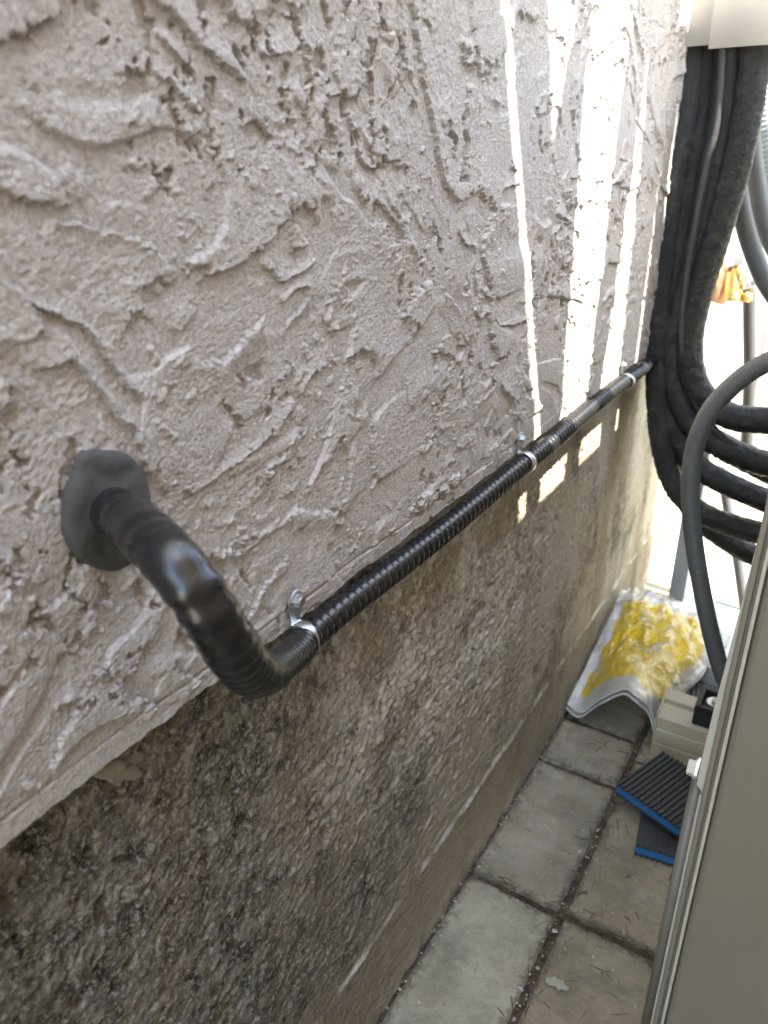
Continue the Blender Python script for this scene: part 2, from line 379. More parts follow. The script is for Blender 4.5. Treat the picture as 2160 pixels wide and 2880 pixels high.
# weep-screed crack and thinner lower lip
zc = ZST+.016+.0022*noise(Y*14, Y*0, 31)
near = sstep(.75, .45, Y)
H = H-.0035*np.exp(-((Z-zc)/.0011)**2)*(.35+.65*sstep(-.2, .25, noise(Y*22, Y*0, 32)))*(.25+.75*near)
H = H*(1-.55*np.exp(-((Z-ZST)/.014)**2))
Zr = Z+np.where(tz[None, :] < .02, (.0016*fbm(Y*60, Y*0, 3, 33)+.0022*np.minimum(0, noise(Y*11, Y*0, 34)+.1)), 0)
X = H
X[:, 0] = -.022; Zr[:, 0] = Zr[:, 1]+.0015
X[-1, :] = -.05
st = link('stucco_face', quad_grid('stucco_face', X, Y, Zr), STUCCO, wall); st.data.transform(Matrix.Translation((0, -.8, 0)))
STUCCO  # upper and rear continuation of the same stucco
bm = bmesh.new()
add_box(bm, (-.30, -3.0, ZST+.003), (-.0005, .081, 3.4)); add_box(bm, (-.30, .0812, 1.325), (-.0005, WALL_END, 3.4)); add_box(bm, (-.30, .0812, ZST+.02), (-.022, WALL_END-.001, 1.3249))
o = bm_obj('stucco_upper_wall', bm, STUCCO, wall); o.data.transform(Matrix.Translation((0, -.8, 0)))
# foundation
n1, n2 = 900, 500
t = np.linspace(0, 1, n1); yy = (y0+.25)*((WALL_END+.25)/(y0+.25))**t-.25
zf = np.linspace(-.02, ZST+.015, n2); Y, Z = np.meshgrid(yy, zf, indexing='ij')
roughm = (.25+.75*sstep(1.35, .60, Y+.18*fbm(Y*3, Z*3, 2, 40)))*(.25+.75*sstep(.10, .26, Z+.03*noise(Y*8, Z*8, 52)))
pore = np.minimum(0, fbm(Y*85, Z*85, 2, 41, .55)+.10)
agg = sstep(.15, .5, noise(Y*95, Z*90, 42)+.4*noise(Y*170, Z*160, 43))
hF = -.020+.0040*roughm*pore+.0011*agg*roughm+.0020*fbm(Y*9, Z*9, 3, 44)*roughm+.0006*noise(Y*150, Z*150, 45)+.0006*fbm(Y*30, Z*9, 3, 46)
holes = sstep(.5, .62, noise(Y*38, Z*38, 47)); hF = hF-.004*holes*roughm
seamz = .144+.004*noise(Y*9, Y*0, 48)
hF = hF+.0012*sstep(.004, -.004, Z-seamz)+.0034*np.exp(-((Z-seamz)/.0035)**2)*sstep(-.15, .3, noise(Y*13, Y*0, 49)+.2*noise(Y*60, Z*60, 50))
hF = hF+.004*sstep(.03, .0, Z)*(.5+noise(Y*30, Z*30, 51))
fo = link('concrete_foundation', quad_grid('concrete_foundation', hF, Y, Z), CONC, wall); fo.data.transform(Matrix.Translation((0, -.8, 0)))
bm = bmesh.new(); add_box(bm, (-.29, -3.0, -.3), (-.021, .0795, ZST)); add_box(bm, (-.29, .08, -.3), (-.05, WALL_END-.002, ZST+.01))
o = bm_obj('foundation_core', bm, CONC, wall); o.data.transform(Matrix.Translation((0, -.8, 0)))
# smear of mortar on foundation top
def blob(name, pts, x0, dome, mat, parent=None, seed=0, cone=0, rough=.0006, step=.0022, sink=.002):
    """irregular lump on the wall, outline pts given as (y, z)"""
    pts = np.array(pts); c = pts.mean(0); a = np.arctan2(pts[:, 1]-c[1], pts[:, 0]-c[0]); r = np.hypot(*(pts-c).T)
    o = np.argsort(a); a = a[o]; r = r[o]; a = np.r_[a[-1]-2*math.pi, a, a[0]+2*math.pi]; r = np.r_[r[-1], r, r[0]]
    nth = 96; nr = 26; th = np.linspace(-math.pi, math.pi, nth, endpoint=False); ro = np.interp(th, a, r)
    ro = ro*(1+.03*noise(np.cos(th)*3+seed, np.sin(th)*4))
    V = []; Fc = []
    for i in range(nr+1):
        q = i/nr
        yv = c[0]+ro*q*np.cos(th); zv = c[1]+ro*q*np.sin(th)
        h = dome*(1-q**7)**.6*(.75+.35*np.abs(noise(yv*26, zv*26, seed+3)*2)) + rough*fbm(yv*70, zv*70, 3, seed)*1.2 + cone*np.exp(-(q/.42)**2)
        if i == nr: h = yv*0-sink
        V += [(x0+hh, y_, z_) for hh, y_, z_ in zip(h, yv, zv)]
    for i in range(nr):
        for j in range(nth):
            j2 = (j+1) % nth; Fc.append((i*nth+j, i*nth+j2, (i+1)*nth+j2, (i+1)*nth+j))
    me = bpy.data.meshes.new(name); me.from_pydata(V, [], Fc); me.update(); shade(me)
    return link(name, me, mat, parent)
def yz(u, v, x): p = P(u, v, 0, x); return (p.y, p.z)
sm_ = [yz(u, v, -.02) for u, v in ((255, 2178), (300, 2145), (345, 2160), (392, 2158), (398, 2180), (345, 2190), (320, 2200), (300, 2190))]
ms = blob('mortar_smear', sm_, -.0195, .0025, MORTAR, wall, 3); ms.data.transform(Matrix.Translation((0, -.8, 0)))

# ------------------------------------------------ conduit, putty, straps
pp = [yz(u, v, .003) for u, v in ((230, 1271), (295, 1268), (353, 1273), (389, 1307), (412, 1350), (418, 1400), (400, 1480), (375, 1545), (360, 1590), (322, 1608), (262, 1602), (208, 1554), (181, 1505), (181, 1433), (206, 1330))]
putty = blob('duct_seal_putty', pp,   .0030, .0062, PUTTY, None, 9, .006)
tag(putty, 'dark grey lump of sealing putty round the hole where the black conduit leaves the stucco', 'putty')
CR = .0125
path = [(-.03, .243, .822)]
for u, v, x in ((305, 1432, .004), (350, 1452, .030), (405, 1500, .058), (480, 1575, .083), (558, 1675, .098), (622, 1775, .103), (668, 1846, .098), (708, 1890, .087), (748, 1896, .069), (790, 1868, .047), (840, 1826, .022), (880, 1780, .0135)):
    path.append(tuple(P(u, v, 0, x)))
for yv in np.arange(.44, 1.5, .06): path.append((.0120+.0012*math.sin(yv*9), yv, .6600-.0045*max(0, math.sin(math.pi*(yv-.378)/.434))**2*(yv < .81)+.003*math.sin(yv*7)*(yv > .81)))
path.append((.0125, 1.62, .661))
def crib(s, th, L):
    a = .00012+.00068*sstep(.11, .22, s)
    return CR*(1.03-.12*sstep(.18, .30, s))+a*np.sin(2*math.pi*s/.0098+th)+.00032*(1-sstep(.14, .26, s))*np.sin(2*math.pi*s/.0135+th)
cond = link('conduit', tube_mesh('conduit', path, CR, step=.0009, n=40, rfun=crib), BLACKPVC)
tag(cond, 'ribbed black flexible conduit bending out of the putty and running along the stucco bottom edge', 'conduit')
def strap(y, label, rot, tab_len=.030, dz=0, ct=(0.0125, .6605)):
    cx, cz = ct
    e = empty('pipe_strap', (cx, y, cz+dz)); tag(e, label, 'pipe strap', 'galvanised straps holding the conduit')
    bm = bmesh.new(); w = .0055; R0 = CR*.91+.0008; n = 40; th0 = -2.3; th1 = 2.25
    # open hoop around the pipe: profile swept from wall side over the top-front and under
    rows = []
    for i in range(n+1):
        a = th0+(th1-th0)*i/n
        row = []
        for yy_, rr in ((-w, R0), (-w, R0+.0011), (-w*.55, R0+.0018), (w*.55, R0+.0018), (w, R0+.0011), (w, R0)):
            row.append(bm.verts.new((rr*math.cos(a), yy_, rr*math.sin(a))))
        rows.append(row)
    for i in range(n):
        for j in range(6): bm.faces.new((rows[i][j], rows[i][(j+1) % 6], rows[i+1][(j+1) % 6], rows[i+1][j]))
    bm.faces.new(rows[0]); bm.faces.new(rows[-1][::-1])
    b = bm_obj('band', bm, ZINC, e, True)
    # tab with rounded end, standing up from the band against the wall
    bm = bmesh.new(); pl = []
    z0 = R0*.72; zt = z0+tab_len-.008
    for i in range(13):
        a = math.pi*i/12; pl.append((-.0090, .0078*math.cos(a), zt+.0078*math.sin(a)))
    pl += [(-.0090, -.0055, z0), (-.0090, .0055, z0)]
    add_prism(bm, pl, (1, 0, 0), .0016, .0004)
    add_prism(bm, [(-.0105, .0055, z0+.004), (-.0105, -.0055, z0+.004), (-.002, -.0055, z0-.0005), (-.002, .0055, z0-.0005)], (.3, 0, .6), .0018)
    t_ = bm_obj('tab', bm, ZINC, e)
    bm = bmesh.new(); add_cyl(bm, (-.0073, 0, zt), (-.0063, 0, zt), .0068, n=26); w_ = bm_obj('washer', bm, ZINC, e)
    bm = bmesh.new(); add_cyl(bm, (-.0062, 0, zt), (-.0020, 0, zt), .0052, .0047, n=6)
    add_cyl(bm, (-.0020, 0, zt), (-.0013, 0, zt), .0034, n=18); bo = bm_obj('screw_head', bm, ZINC, e)
    bm = bmesh.new(); pl = [(-.010, -.0045, -R0*.6), (-.010, .0045, -R0*.6), (-.010, .0045, -R0-.007), (-.010, -.0045, -R0-.007)]
    add_prism(bm, pl, (1, 0, 0), .0015, .0004); bm_obj('lower_tab', bm, ZINC, e)
    e.rotation_euler = (rot, 0, 0)
strap(.378, 'galvanised strap nearest the bend of the black conduit', -.12, .030)
strap(.812, 'galvanised strap on the conduit below the thin sunlit stripe, middle one of three', -.05, .028)
strap(1.245, 'galvanised strap on the conduit beside the hanging black pipe bundle', .05, .026)

# ------------------------------------------------ line-set cover and black bundle
e = empty('pipe_cover', (0, 1.39, 1.143)); tag(e, 'cream white plastic duct cover on the wall above the black pipe bundle', 'duct cover')
bm = bmesh.new()
def channel(bm, x0, x1, ya, yb, z0, z1, th, r=.012, wav=0):
    prof = [(x0, ya)]
    for i in range(7): a = -math.pi/2+math.pi/2*i/6; prof.append((x1-r+r*math.cos(a), ya+r+r*math.sin(a)))
    for i in range(7): a = math.pi/2*i/6; prof.append((x1-r+r*math.cos(a), yb-r+r*math.sin(a)))
    prof.append((x0, yb))
    inner = [((x0 if i in (0, len(prof)-1) else x-th*(1 if x > (x0+x1)/2 else 0)), y+(th if y < (ya+yb)/2 else -th)) for i, (x, y) in enumerate(prof)]
    n = len(prof); nz = 14
    g = []
    for k_ in range(nz+1):
        z = z0+(z1-z0)*k_/nz
        g.append([bm.verts.new((x, y, z+(wav*math.sin(x*70) if k_ == 0 else 0))) for x, y in prof]+[bm.verts.new((x, y, z)) for x, y in inner])
    for k_ in range(nz):
        for j in range(n-1):
            bm.faces.new((g[k_][j], g[k_][j+1], g[k_+1][j+1], g[k_+1][j]))
            bm.faces.new((g[k_][n+j], g[k_+1][n+j], g[k_+1][n+j+1], g[k_][n+j+1]))
    for row in (g[0], g[-1]):
        for j in range(n-1): bm.faces.new((row[j], row[n+j], row[n+j+1], row[j+1]))
channel(bm, -.002, .042, 1.3945, 1.532, 1.145, 2.6, .003, .004)
local(bm_obj('base_channel', bm, COVER, None, True), e)
bm = bmesh.new(); channel(bm, .036, .170, 1.3880, 1.5500, 1.139, 2.6, .003, .022, .0012)
local(bm_obj('cover_shell', bm, COVER, None, True), e)

def wrinkle(seed, R0, seam_th, amp=.0013):
    def f(s, th, L):
        w = fbm(s*75, th*2.0, 4, seed, .6)*amp*.8-.0005*np.abs(np.sin(math.pi*s/.045+th*.5))**12*(seed % 2)
        d = np.abs(((th-seam_th+math.pi) % (2*math.pi))-math.pi)
        ridge = np.exp(-(d/.22)**2)*(.0014+.0007*np.sin(2*math.pi*s/.011)+.0012*noise(s*80, s*0, seed))
        return R0+w+ridge
    return f
bund = [
 ([(2122, 20), (2122, 150), (2098, 330), (2056, 520), (2002, 700), (1958, 850), (1938, 960), (1948, 1060), (1990, 1130), (2060, 1172), (2160, 1183), (2330, 1190)], 1.424, .0235, 'black insulated pipe nearest the grey hose, turning right uppermost of the bundle'),
 ([(2050, 20), (2050, 150), (2030, 350), (1990, 560), (1948, 760), (1908, 900), (1892, 1000), (1905, 1110), (1950, 1195), (2020, 1248), (2090, 1282), (2220, 1322), (2330, 1350)], 1.432, .0225, 'black insulated pipe in the bundle with its lower run second from the top'),
 ([(1985, 20), (1983, 150), (1962, 350), (1926, 560), (1896, 760), (1876, 920), (1872, 1050), (1885, 1160), (1920, 1260), (1980, 1325), (2060, 1368), (2160, 1410), (2330, 1480)], 1.44, .0215, 'black insulated pipe in the bundle turning right third from the top'),
 ([(1952, 20), (1950, 150), (1930, 350), (1895, 560), (1868, 760), (1850, 950), (1850, 1120), (1862, 1250), (1890, 1350), (1935, 1413), (2000, 1455), (2080, 1482), (2180, 1510), (2330, 1550)], 1.428, .0205, 'black insulated pipe lying outermost against the wall, lowest but one in its run'),
 ([(2010, 20), (2010, 150), (1990, 400), (1950, 600), (1910, 800), (1890, 1000), (1888, 1150), (1895, 1300), (1925, 1400), (1985, 1475), (2060, 1530), (2140, 1570), (2330, 1640)], 1.49, .0205, 'black insulated pipe deepest behind the bundle with the lowest horizontal run'),
 ([(2085, 20), (2085, 150), (2060, 400), (2010, 620), (1965, 800), (1935, 950), (1925, 1060), (1945, 1150), (2000, 1230), (2080, 1290), (2200, 1350)], 1.50, .019, 'black insulated pipe hidden midway behind the front pipes of the bundle'),
]
for i, (pl, yv, r, lab) in enumerate(bund):
    q = [tuple(P(u, v, 1, yv)) for u, v in pl]
    me = tube_mesh('insulated_pipe', q, r, step=.0022, n=36, rfun=wrinkle(60+i*3, r, (.4, 3.0, 1.6, 2.5, .3, 1)[i]))
    o = link('insulated_pipe', me, FOAM if i != 0 else FOAM2); tag(o, lab, 'pipe', 'black insulated pipes hanging from the duct cover')
# narrow cable running down the face of the bundle
q = [tuple(P(u, v, 1, yv)) for u, v, yv in ((2035, 60, 1.405), (2032, 160, 1.405), (2018, 330, 1.40), (1985, 480, 1.395), (1955, 640, 1.395), (1932, 780, 1.40), (1918, 930, 1.405), (1930, 1060, 1.41), (1968, 1150, 1.41), (2040, 1235, 1.42), (2160, 1290, 1.44))]
o = link('thin_cable', tube_mesh('thin_cable', q, .0062, n=16, rfun=lambda s, th, L: .0062+.0004*np.sin(2*math.pi*s/.007)), DARKHOSE); tag(o, 'thin ribbed dark cable running down the front of the black pipe bundle', 'cable')

# ------------------------------------------------ hoses
def ribbed(r, pitch, a): return lambda s, th, L: r+a*np.sin(2*math.pi*s/pitch)
def hose(name, pl, yv, r, mat, lab, cat='hose', pitch=.004, a=.0003, group=None):
    q = [tuple(P(p[0], p[1], 1, p[2] if len(p) > 2 else yv)) for p in pl]
    o = link(name, tube_mesh(name, q, r, step=min(.003, pitch/4), n=22, rfun=ribbed(r, pitch, a)), mat); tag(o, lab, cat, group); return o
hose('grey_hose', [(2280, 975), (2160, 1018), (2075, 1072), (2002, 1150), (1958, 1245), (1942, 1350), (1944, 1450), (1957, 1560), (1978, 1680), (2002, 1790), (2030, 1890), (2075, 2000), (2140, 2110)], 1.0, .0118, GREYHOSE, 'grey hose arching in front of the black pipes down behind the cabinet edge', pitch=.0045, a=.00022)
hose('grey_hose', [(2040, 300), (2070, 500), (2092, 620), (2122, 720), (2160, 805), (2230, 900)], 1.62, .0165, GREYHOSE, 'grey hose nearest the bundle, hanging above the brass valve', pitch=.004, a=.0002)
hose('grey_hose', [(2095, 250), (2112, 400), (2126, 510), (2146, 610), (2180, 700), (2260, 800)], 1.70, .017, GREYHOSE, 'grey hose higher up between the pale ribbed conduit and the lower grey hose', pitch=.004, a=.0002)
hose('ribbed_conduit', [(2185, -60), (2165, 60), (2150, 190), (2146, 300), (2158, 420), (2190, 540), (2250, 640)], 1.76, .0185, BLUEHOSE, 'pale blue grey ribbed conduit at the upper right edge', 'conduit', pitch=.009, a=.0014)
hose('black_pipe', [(2106, 790), (2107, 900), (2108, 1040), (2104, 1150), (2098, 1260), (2082, 1300)], 1.92, .013, DARKHOSE, 'dark vertical pipe under the brass valve in the bright background', 'pipe')
hose('ribbed_pipe', [(2030, 1310), (2045, 1400), (2058, 1480), (2075, 1560), (2092, 1680), (2104, 1780), (2120, 1900)], 1.80, .0135, simple('slate_grey_conduit', (.10, .105, .12), .5), 'slate grey ribbed pipe going down between the lowest black pipes and the cabinet', 'pipe', pitch=.006, a=.0004)
hose('blue_cable', [(2035, 1300), (2048, 1380), (2058, 1440), (2066, 1490)], 1.86, .0042, BLUEC, 'thin blue cable beside the slate grey pipe under the black pipes', 'cable')
hose('thin_wire', [(2150, 930), (2142, 1000), (2130, 1060), (2112, 1200)], 2.1, .003, simple('brown_wire', (.25, .18, .1), .5), 'thin brown wire hanging right of the dark vertical pipe', 'wire')
hose('green_wire', [(2066, 850), (2055, 900), (2040, 960), (2030, 1060), (2025, 1130)], 2.2, .0035, simple('green_grey_wire', (.3, .38, .34), .5), 'pale green grey wire hanging under the brass valve', 'wire')

# brass valve group
e = empty('brass_valve', tuple(P(2060, 860, 1, 1.86))); tag(e, 'brass and copper valve with an open threaded outlet above the dark vertical pipe', 'valve')
def q_(u, v, dy=0): return P(u, v, 1, 1.86+dy)
bm = bmesh.new()
def tb(bm, a, b, r0, r1=None, n=24, cap=True): add_cyl(bm, a, b, r0, r1, n, cap)
# outlet: hollow, opening downwards and towards the viewer
a = q_(2064, 765); b = q_(2059, 840, -.012)
tb(bm, a, b, .0135, .0175, cap=False); tb(bm, b, a+(b-a)*1.06, .0185, .0185, cap=False); tb(bm, a+(b-a)*1.06, a, .0150, .0120, cap=False)
for k_ in range(3): tb(bm, a+(b-a)*(.80+.08*k_), a+(b-a)*(.84+.08*k_), .0190, .0190)
local(bm_obj('outlet', bm, BRASS, None, True), e)
bm = bmesh.new(); tb(bm, q_(2078, 744), q_(2073, 800), .013, .016); tb(bm, q_(2060, 800), q_(2108, 800), .011); tb(bm, q_(2085, 830), q_(2112, 838), .011); local(bm_obj('valve_body', bm, BRASS, None, True), e)
bm = bmesh.new(); tb(bm, q_(2055, 750, .02), q_(2018, 850, .02), .017); tb(bm, q_(2055, 735, .02), q_(2055, 762, .02), .0185); local(bm_obj('copper_tube', bm, COPPER, None, True), e)
bm = bmesh.new(); tb(bm, q_(2066, 724), q_(2067, 745), .020, n=6); local(bm_obj('collar_nut', bm, ZINC, None), e)
bm = bmesh.new(); tb(bm, q_(2100, 795, -.02), q_(2100, 812, -.02), .008, n=6); tb(bm, q_(2118, 806), q_(2118, 820), .007, n=6); local(bm_obj('bolt', bm, ZINC, None), e)
bm = bmesh.new(); tb(bm, q_(2096, 832), q_(2096, 846), .015, n=24); local(bm_obj('lower_ring', bm, BRASS, None), e)

# ------------------------------------------------ air-conditioner cabinet (outdoor unit) on its support rail
UX, UY, UH = .2865, .60, 1.085
ac = empty('outdoor_unit', (UX, UY, 0)); tag(ac, 'tall taupe metal outdoor unit cabinet standing close at the right edge', 'air conditioner')
bm = bmesh.new(); add_box(bm, (UX+.0106, UY+.001, .09), (UX+.32, UY+.85, UH), .009, 4); local(bm_obj('cabinet', bm, CAB, None), ac)
# profiled corner post: columns of different depth
def vstrip(name, x0, x1, y0_, y1_, z0, z1, mat, bev=.0012):
    bm = bmesh.new(); add_box(bm, (x0, y0_, z0), (x1, y1_, z1), bev, 2); return local(bm_obj(name, bm, mat, None), ac)
vstrip('corner_post', UX, UX+.0045, UY-.002, UY+.85, .09, UH-.002, CAB)
vstrip('groove', UX+.0043, UX+.0075, UY+.002, UY+.05, .092, UH-.003, CABD)
vstrip('corner_bead', UX+.0073, UX+.0105, UY-.003, UY+.04, .091, UH-.003, CREAM)
# side flange: cream strip above the bolt, cream lip and dark tube below it
bm = bmesh.new(); add_prism(bm, [(UX-.0004, UY+.006, .455), (UX-.0070, UY+.006, .462), (UX-.0078, UY+.006, .475), (UX-.0060, UY+.006, .55), (UX-.0028, UY+.006, .64), (UX-.0004, UY+.006, .72)], (0, 1, 0), .006, .0007); local(bm_obj('side_flange', bm, CREAM, None), ac)
vstrip('lower_lip', UX-.0030, UX-.0004, UY+.006, UY+.012, .05, .452, CREAM, .0008)
bm = bmesh.new(); add_cyl(bm, (UX-.0075, UY+.014, .05), (UX-.0075, UY+.014, .462), .0052, n=20); local(bm_obj('edge_tube', bm, CABD, None, True), ac)
zb = .477
bm = bmesh.new(); add_cyl(bm, (UX-.0079, UY+.009, zb), (UX-.0100, UY+.009, zb), .0115, n=30); local(bm_obj('washer', bm, ZINC, None), ac)
bm = bmesh.new(); add_cyl(bm, (UX-.0101, UY+.009, zb), (UX-.0175, UY+.009, zb), .0078, .0072, n=6); add_cyl(bm, (UX-.0100, UY+.009, zb), (UX-.0116, UY+.009, zb), .0092, n=26)
local(bm_obj('hex_bolt', bm, CREAM, None), ac)
bm = bmesh.new(); add_box(bm, (UX-.02, 1.16, .135), (UX+.34, 1.20, .150), .002)
local(bm_obj('foot', bm, CAB, None), ac)
# beige support rail on the pavers
rail = empty('support_rail', (.33, 1.225, 0)); tag(rail, 'beige grooved plastic support block on the pavers behind the ribbed pads', 'support block')
bm = bmesh.new(); x0, x1 = .158, .60
prof = [(1.18, .002), (1.18, .026), (1.1815, .0275), (1.1815, .030), (1.18, .0315), (1.18, .058), (1.1815, .0595), (1.1815, .062), (1.18, .0635), (1.18, .084), (1.186, .091), (1.213, .0925), (1.215, .086), (1.228, .086), (1.230, .0925), (1.262, .0925), (1.27, .086), (1.27, .002)]
A = [bm.verts.new((x0, y_, z_)) for y_, z_ in prof]; B = [bm.verts.new((x1, y_, z_)) for y_, z_ in prof]
for i in range(len(prof)):
    j = (i+1) % len(prof); bm.faces.new((A[i], A[j], B[j], B[i]))
bm.faces.new(A); bm.faces.new(B[::-1])
local(bm_obj('rail_body', bm, BEIGE, None), rail)
bm = bmesh.new(); add_box(bm, (x0-.004, 1.178, .002), (x0-.0003, 1.272, .093), .0015); local(bm_obj('end_cap', bm, BEIGE, None), rail)
# isolator on the rail
iso = empty('rubber_isolator', (.25, 1.21, .093)); tag(iso, 'black rubber isolator with washer and bolt on top of the beige support block', 'vibration mount')
p0 = P(1938, 1985, 1, 1.185)
bm = bmesh.new()
for a_, b_ in (((.213, 1.180, .0935), (.31, 1.245, .118)), ((.213, 1.180, .1181), (.222, 1.245, .134)), ((.222, 1.2352, .1181), (.31, 1.245, .134)), ((.2221, 1.180, .1181), (.31, 1.188, .134))):
    add_box(bm, a_, b_, .002)
local(bm_obj('rubber_block', bm, RUB, None), iso)
bm = bmesh.new(); add_cyl(bm, (.243, 1.212, .1182), (.243, 1.212, .126), .0185, n=32); local(bm_obj('boss', bm, RUB, None), iso)
bm = bmesh.new(); add_cyl(bm, (.243, 1.212, .1262), (.243, 1.212, .1295), .0155, n=32); local(bm_obj('washer', bm, ZINC, None), iso)
bm = bmesh.new(); add_cyl(bm, (.243, 1.212, .1296), (.243, 1.212, .1345), .0078, n=24); local(bm_obj('bolt', bm, CREAM, None), iso)

# vibration pads: ribbed sheet / blue core / ribbed sheet
def pad(loc, rz, L, W, label, tilt=0, sc=1, rib_axis='y', nr=18):
    e = empty('vibration_pad', loc, rz); e.rotation_euler = (tilt, 0, rz); tag(e, label, 'rubber pad', 'ribbed rubber pads with blue cores')
    bm = bmesh.new(); add_box(bm, (0, 0, .0075), (L, W, .0205), .0005, 1); bm_obj('blue_core', bm, BLUE, e)
    for nm, z0, z1, s in (('ribbed_top', .0207, .0235, 1), ('ribbed_base', .0045, .0073, -1)):
        bm = bmesh.new(); add_box(bm, (-.0006, -.0006, z0), (L+.0006, W+.0006, z1)) 
        p = L/nr
        for k_ in range(nr):
            zz0, zz1 = (z1-.0002, z1+.0036) if s > 0 else (z0-.0036, z0+.0002)
            add_box(bm, (k_*p+p*.10, -.0005, zz0), (k_*p+p*.58, W+.0005, zz1), .0007, 1)
        bm_obj(nm, bm, RIBM, e)
    return e
# lower pad nearer the viewer, upper pad resting on its back edge
pad((.192, .936, 0), math.radians(8), .15, .13, 'lower ribbed black pad with blue core flat on the tan paver', nr=19)
pad((.136, 1.017, .0275), math.radians(-21), .165, .125, 'upper ribbed black pad with blue core lying skewed on the lower pad', nr=19)
pad((.20, 1.285, .0), math.radians(10), .12, .12, 'ribbed pad with blue edge half hidden between the yellow bag and black isolator', nr=14)

# ------------------------------------------------ bag
bag = empty('plastic_bag', (.08, 1.35, 0)); tag(bag, 'crumpled clear plastic bag with yellow contents arching over the pavers by the wall', 'bag')
WB = Mat('white_film'); WB.color(WB.mix(WB.noise(30, 6), (.42, .40, .36), (.60, .58, .53))).rough(.25); WB.bump(WB.noise(45, 5, .6), .004); WB = WB.m
YB = Mat('yellow_film'); YB.color(YB.mix(YB.noise(28, 6, .6, dist=.6), (.66, .40, .006), (.90, .66, .03))).rough(.32); YB.bump(YB.noise(50, 6, .65, dist=.8), .006); YB = YB.m
m = Mat('clear_plastic'); m.color((.95, .97, 1)).rough(.12).set(Alpha=1.0)
tr = m.n.new('ShaderNodeBsdfTransparent'); gl = m.n.new('ShaderNodeBsdfGlossy'); gl.inputs['Roughness'].default_value = .12
fr = m.n.new('ShaderNodeLayerWeight'); fr.inputs['Blend'].default_value = .35
bp = m.n.new('ShaderNodeBump'); bp.inputs['Distance'].default_value = .006; m.l.new(m.noise(55, 5, .6, dist=.7), bp.inputs['Height']); m.l.new(bp.outputs[0], gl.inputs['Normal']); m.l.new(bp.outputs[0], fr.inputs['Normal'])
mx = m.n.new('ShaderNodeMixShader'); m.l.new(m.math('MULTIPLY_ADD', fr.outputs['Facing'], .5, .07), mx.inputs[0]); m.l.new(tr.outputs[0], mx.inputs[1]); m.l.new(gl.outputs[0], mx.inputs[2]); m.l.new(mx.outputs[0], m.n['Material Output'].inputs[0])
FILM = m.m
def bag_surface(S_, T_, off=0.0, lump=.006):
    """S across (0 at the wall, 1 at the rail); T from the front rim backwards"""
    xs = np.interp(S_, [0, .12, .35, .58, .78, .92, 1.0], [-.012, .008, .045, .085, .122, .148, .158])
    zs = sum(np.interp(np.clip(S_+o_, 0, 1), [0, .12, .25, .4, .55, .66, .80, .90, 1.0], [.024, .015, .034, .070, .093, .099, .086, .050, .002]) for o_ in (-.07, -.035, 0, .035, .07))/5
    zs2 = np.interp(S_, [0, .3, .6, 1.0], [.11, .15, .13, .08])
    w = sstep(0, 1, T_)
    z = zs*(1-w)+zs2*w*.85+off+lump*1.4*(fbm(xs*22+2, T_*5, 4, 71)-np.abs(noise(xs*30+T_*4, T_*6-xs*12, 75)))*(.04+T_)
    x = xs+(.06)*w*(S_**1.2)+.010*noise(T_*4, S_*3, 72)*sstep(.03, .2, S_)
    y = 1.190+(.36-.07*np.abs(noise(S_*3.2, S_*0, 76)))*T_+.012*(S_-.5)*(1-T_)+.016*noise(S_*5, T_*3, 73)
    return x, y, np.maximum(z, .003+off)
def bag_sheet(name, s0, s1, t0, t1, off, mat, th, lump=.006, ns=90, nt=100, par=bag):
    Sg, Tg = np.meshgrid(np.linspace(s0, s1, ns), np.linspace(t0, t1, nt), indexing='ij')
    x, y, z = bag_surface(Sg, Tg, off, lump); me = quad_grid(name, x, y, z)
    bm = bmesh.new(); bm.from_mesh(me)
    if th: bmesh.ops.solidify(bm, geom=bm.faces[:], thickness=th)
    bm.to_mesh(me); bm.free(); shade(me); o = link(name, me, mat, None); return local(o, par)
bag_sheet('white_backing', 0, 1, 0, 1, 0, WB, .0022)
bag_sheet('second_layer', 0.0, 1, .015, .98, .008, WB, .0018, .005)
# yellow contents: crumpled mass plus curled strips
Sg, Tg = np.meshgrid(np.linspace(.05, .96, 90), np.linspace(.11, .93, 100), indexing='ij')
x, y, z = bag_surface(Sg, Tg, .014, .006)
ed = np.minimum(np.minimum(Sg-.05, .96-Sg)/.10, np.minimum(Tg-.11, .93-Tg)/.10); ed = np.clip(ed, 0, 1)
z = z-.008*(1-ed)+.006*ed*fbm(Sg*5, Tg*5, 4, 81)+.003*np.abs(noise(Sg*11+Tg*7, Tg*3, 82))
local(link('yellow_contents', quad_grid('yellow_contents', x, y, z), YB), bag)
for k_ in range(70):
    s_ = random.uniform(.2, .85); t_ = random.uniform(.2, .8); a = random.gauss(.55, .35); L = random.uniform(.10, .26)
    pts = []; up = random.uniform(.013, .020)
    for q in np.linspace(-.5, .5, 6):
        ss = min(.92, max(.13, s_+L*q*math.sin(a)*1.6+.05*q*q*4)); tt = min(.88, max(.15, t_+L*q*math.cos(a)))
        x, y, z = bag_surface(np.array([[ss]]), np.array([[tt]]), up-.010*q*q*4); pts.append((x[0, 0], y[0, 0], z[0, 0]))
    r = random.uniform(.0005, .0013)
    local(link('yellow_strand', tube_mesh('yellow_strand', pts, r, step=.006, n=6), YB if k_ % 9 else WB), bag)
bag_sheet('clear_film', 0.01, 1.0, .01, 1, .024, FILM, 0, .022, 120, 130)

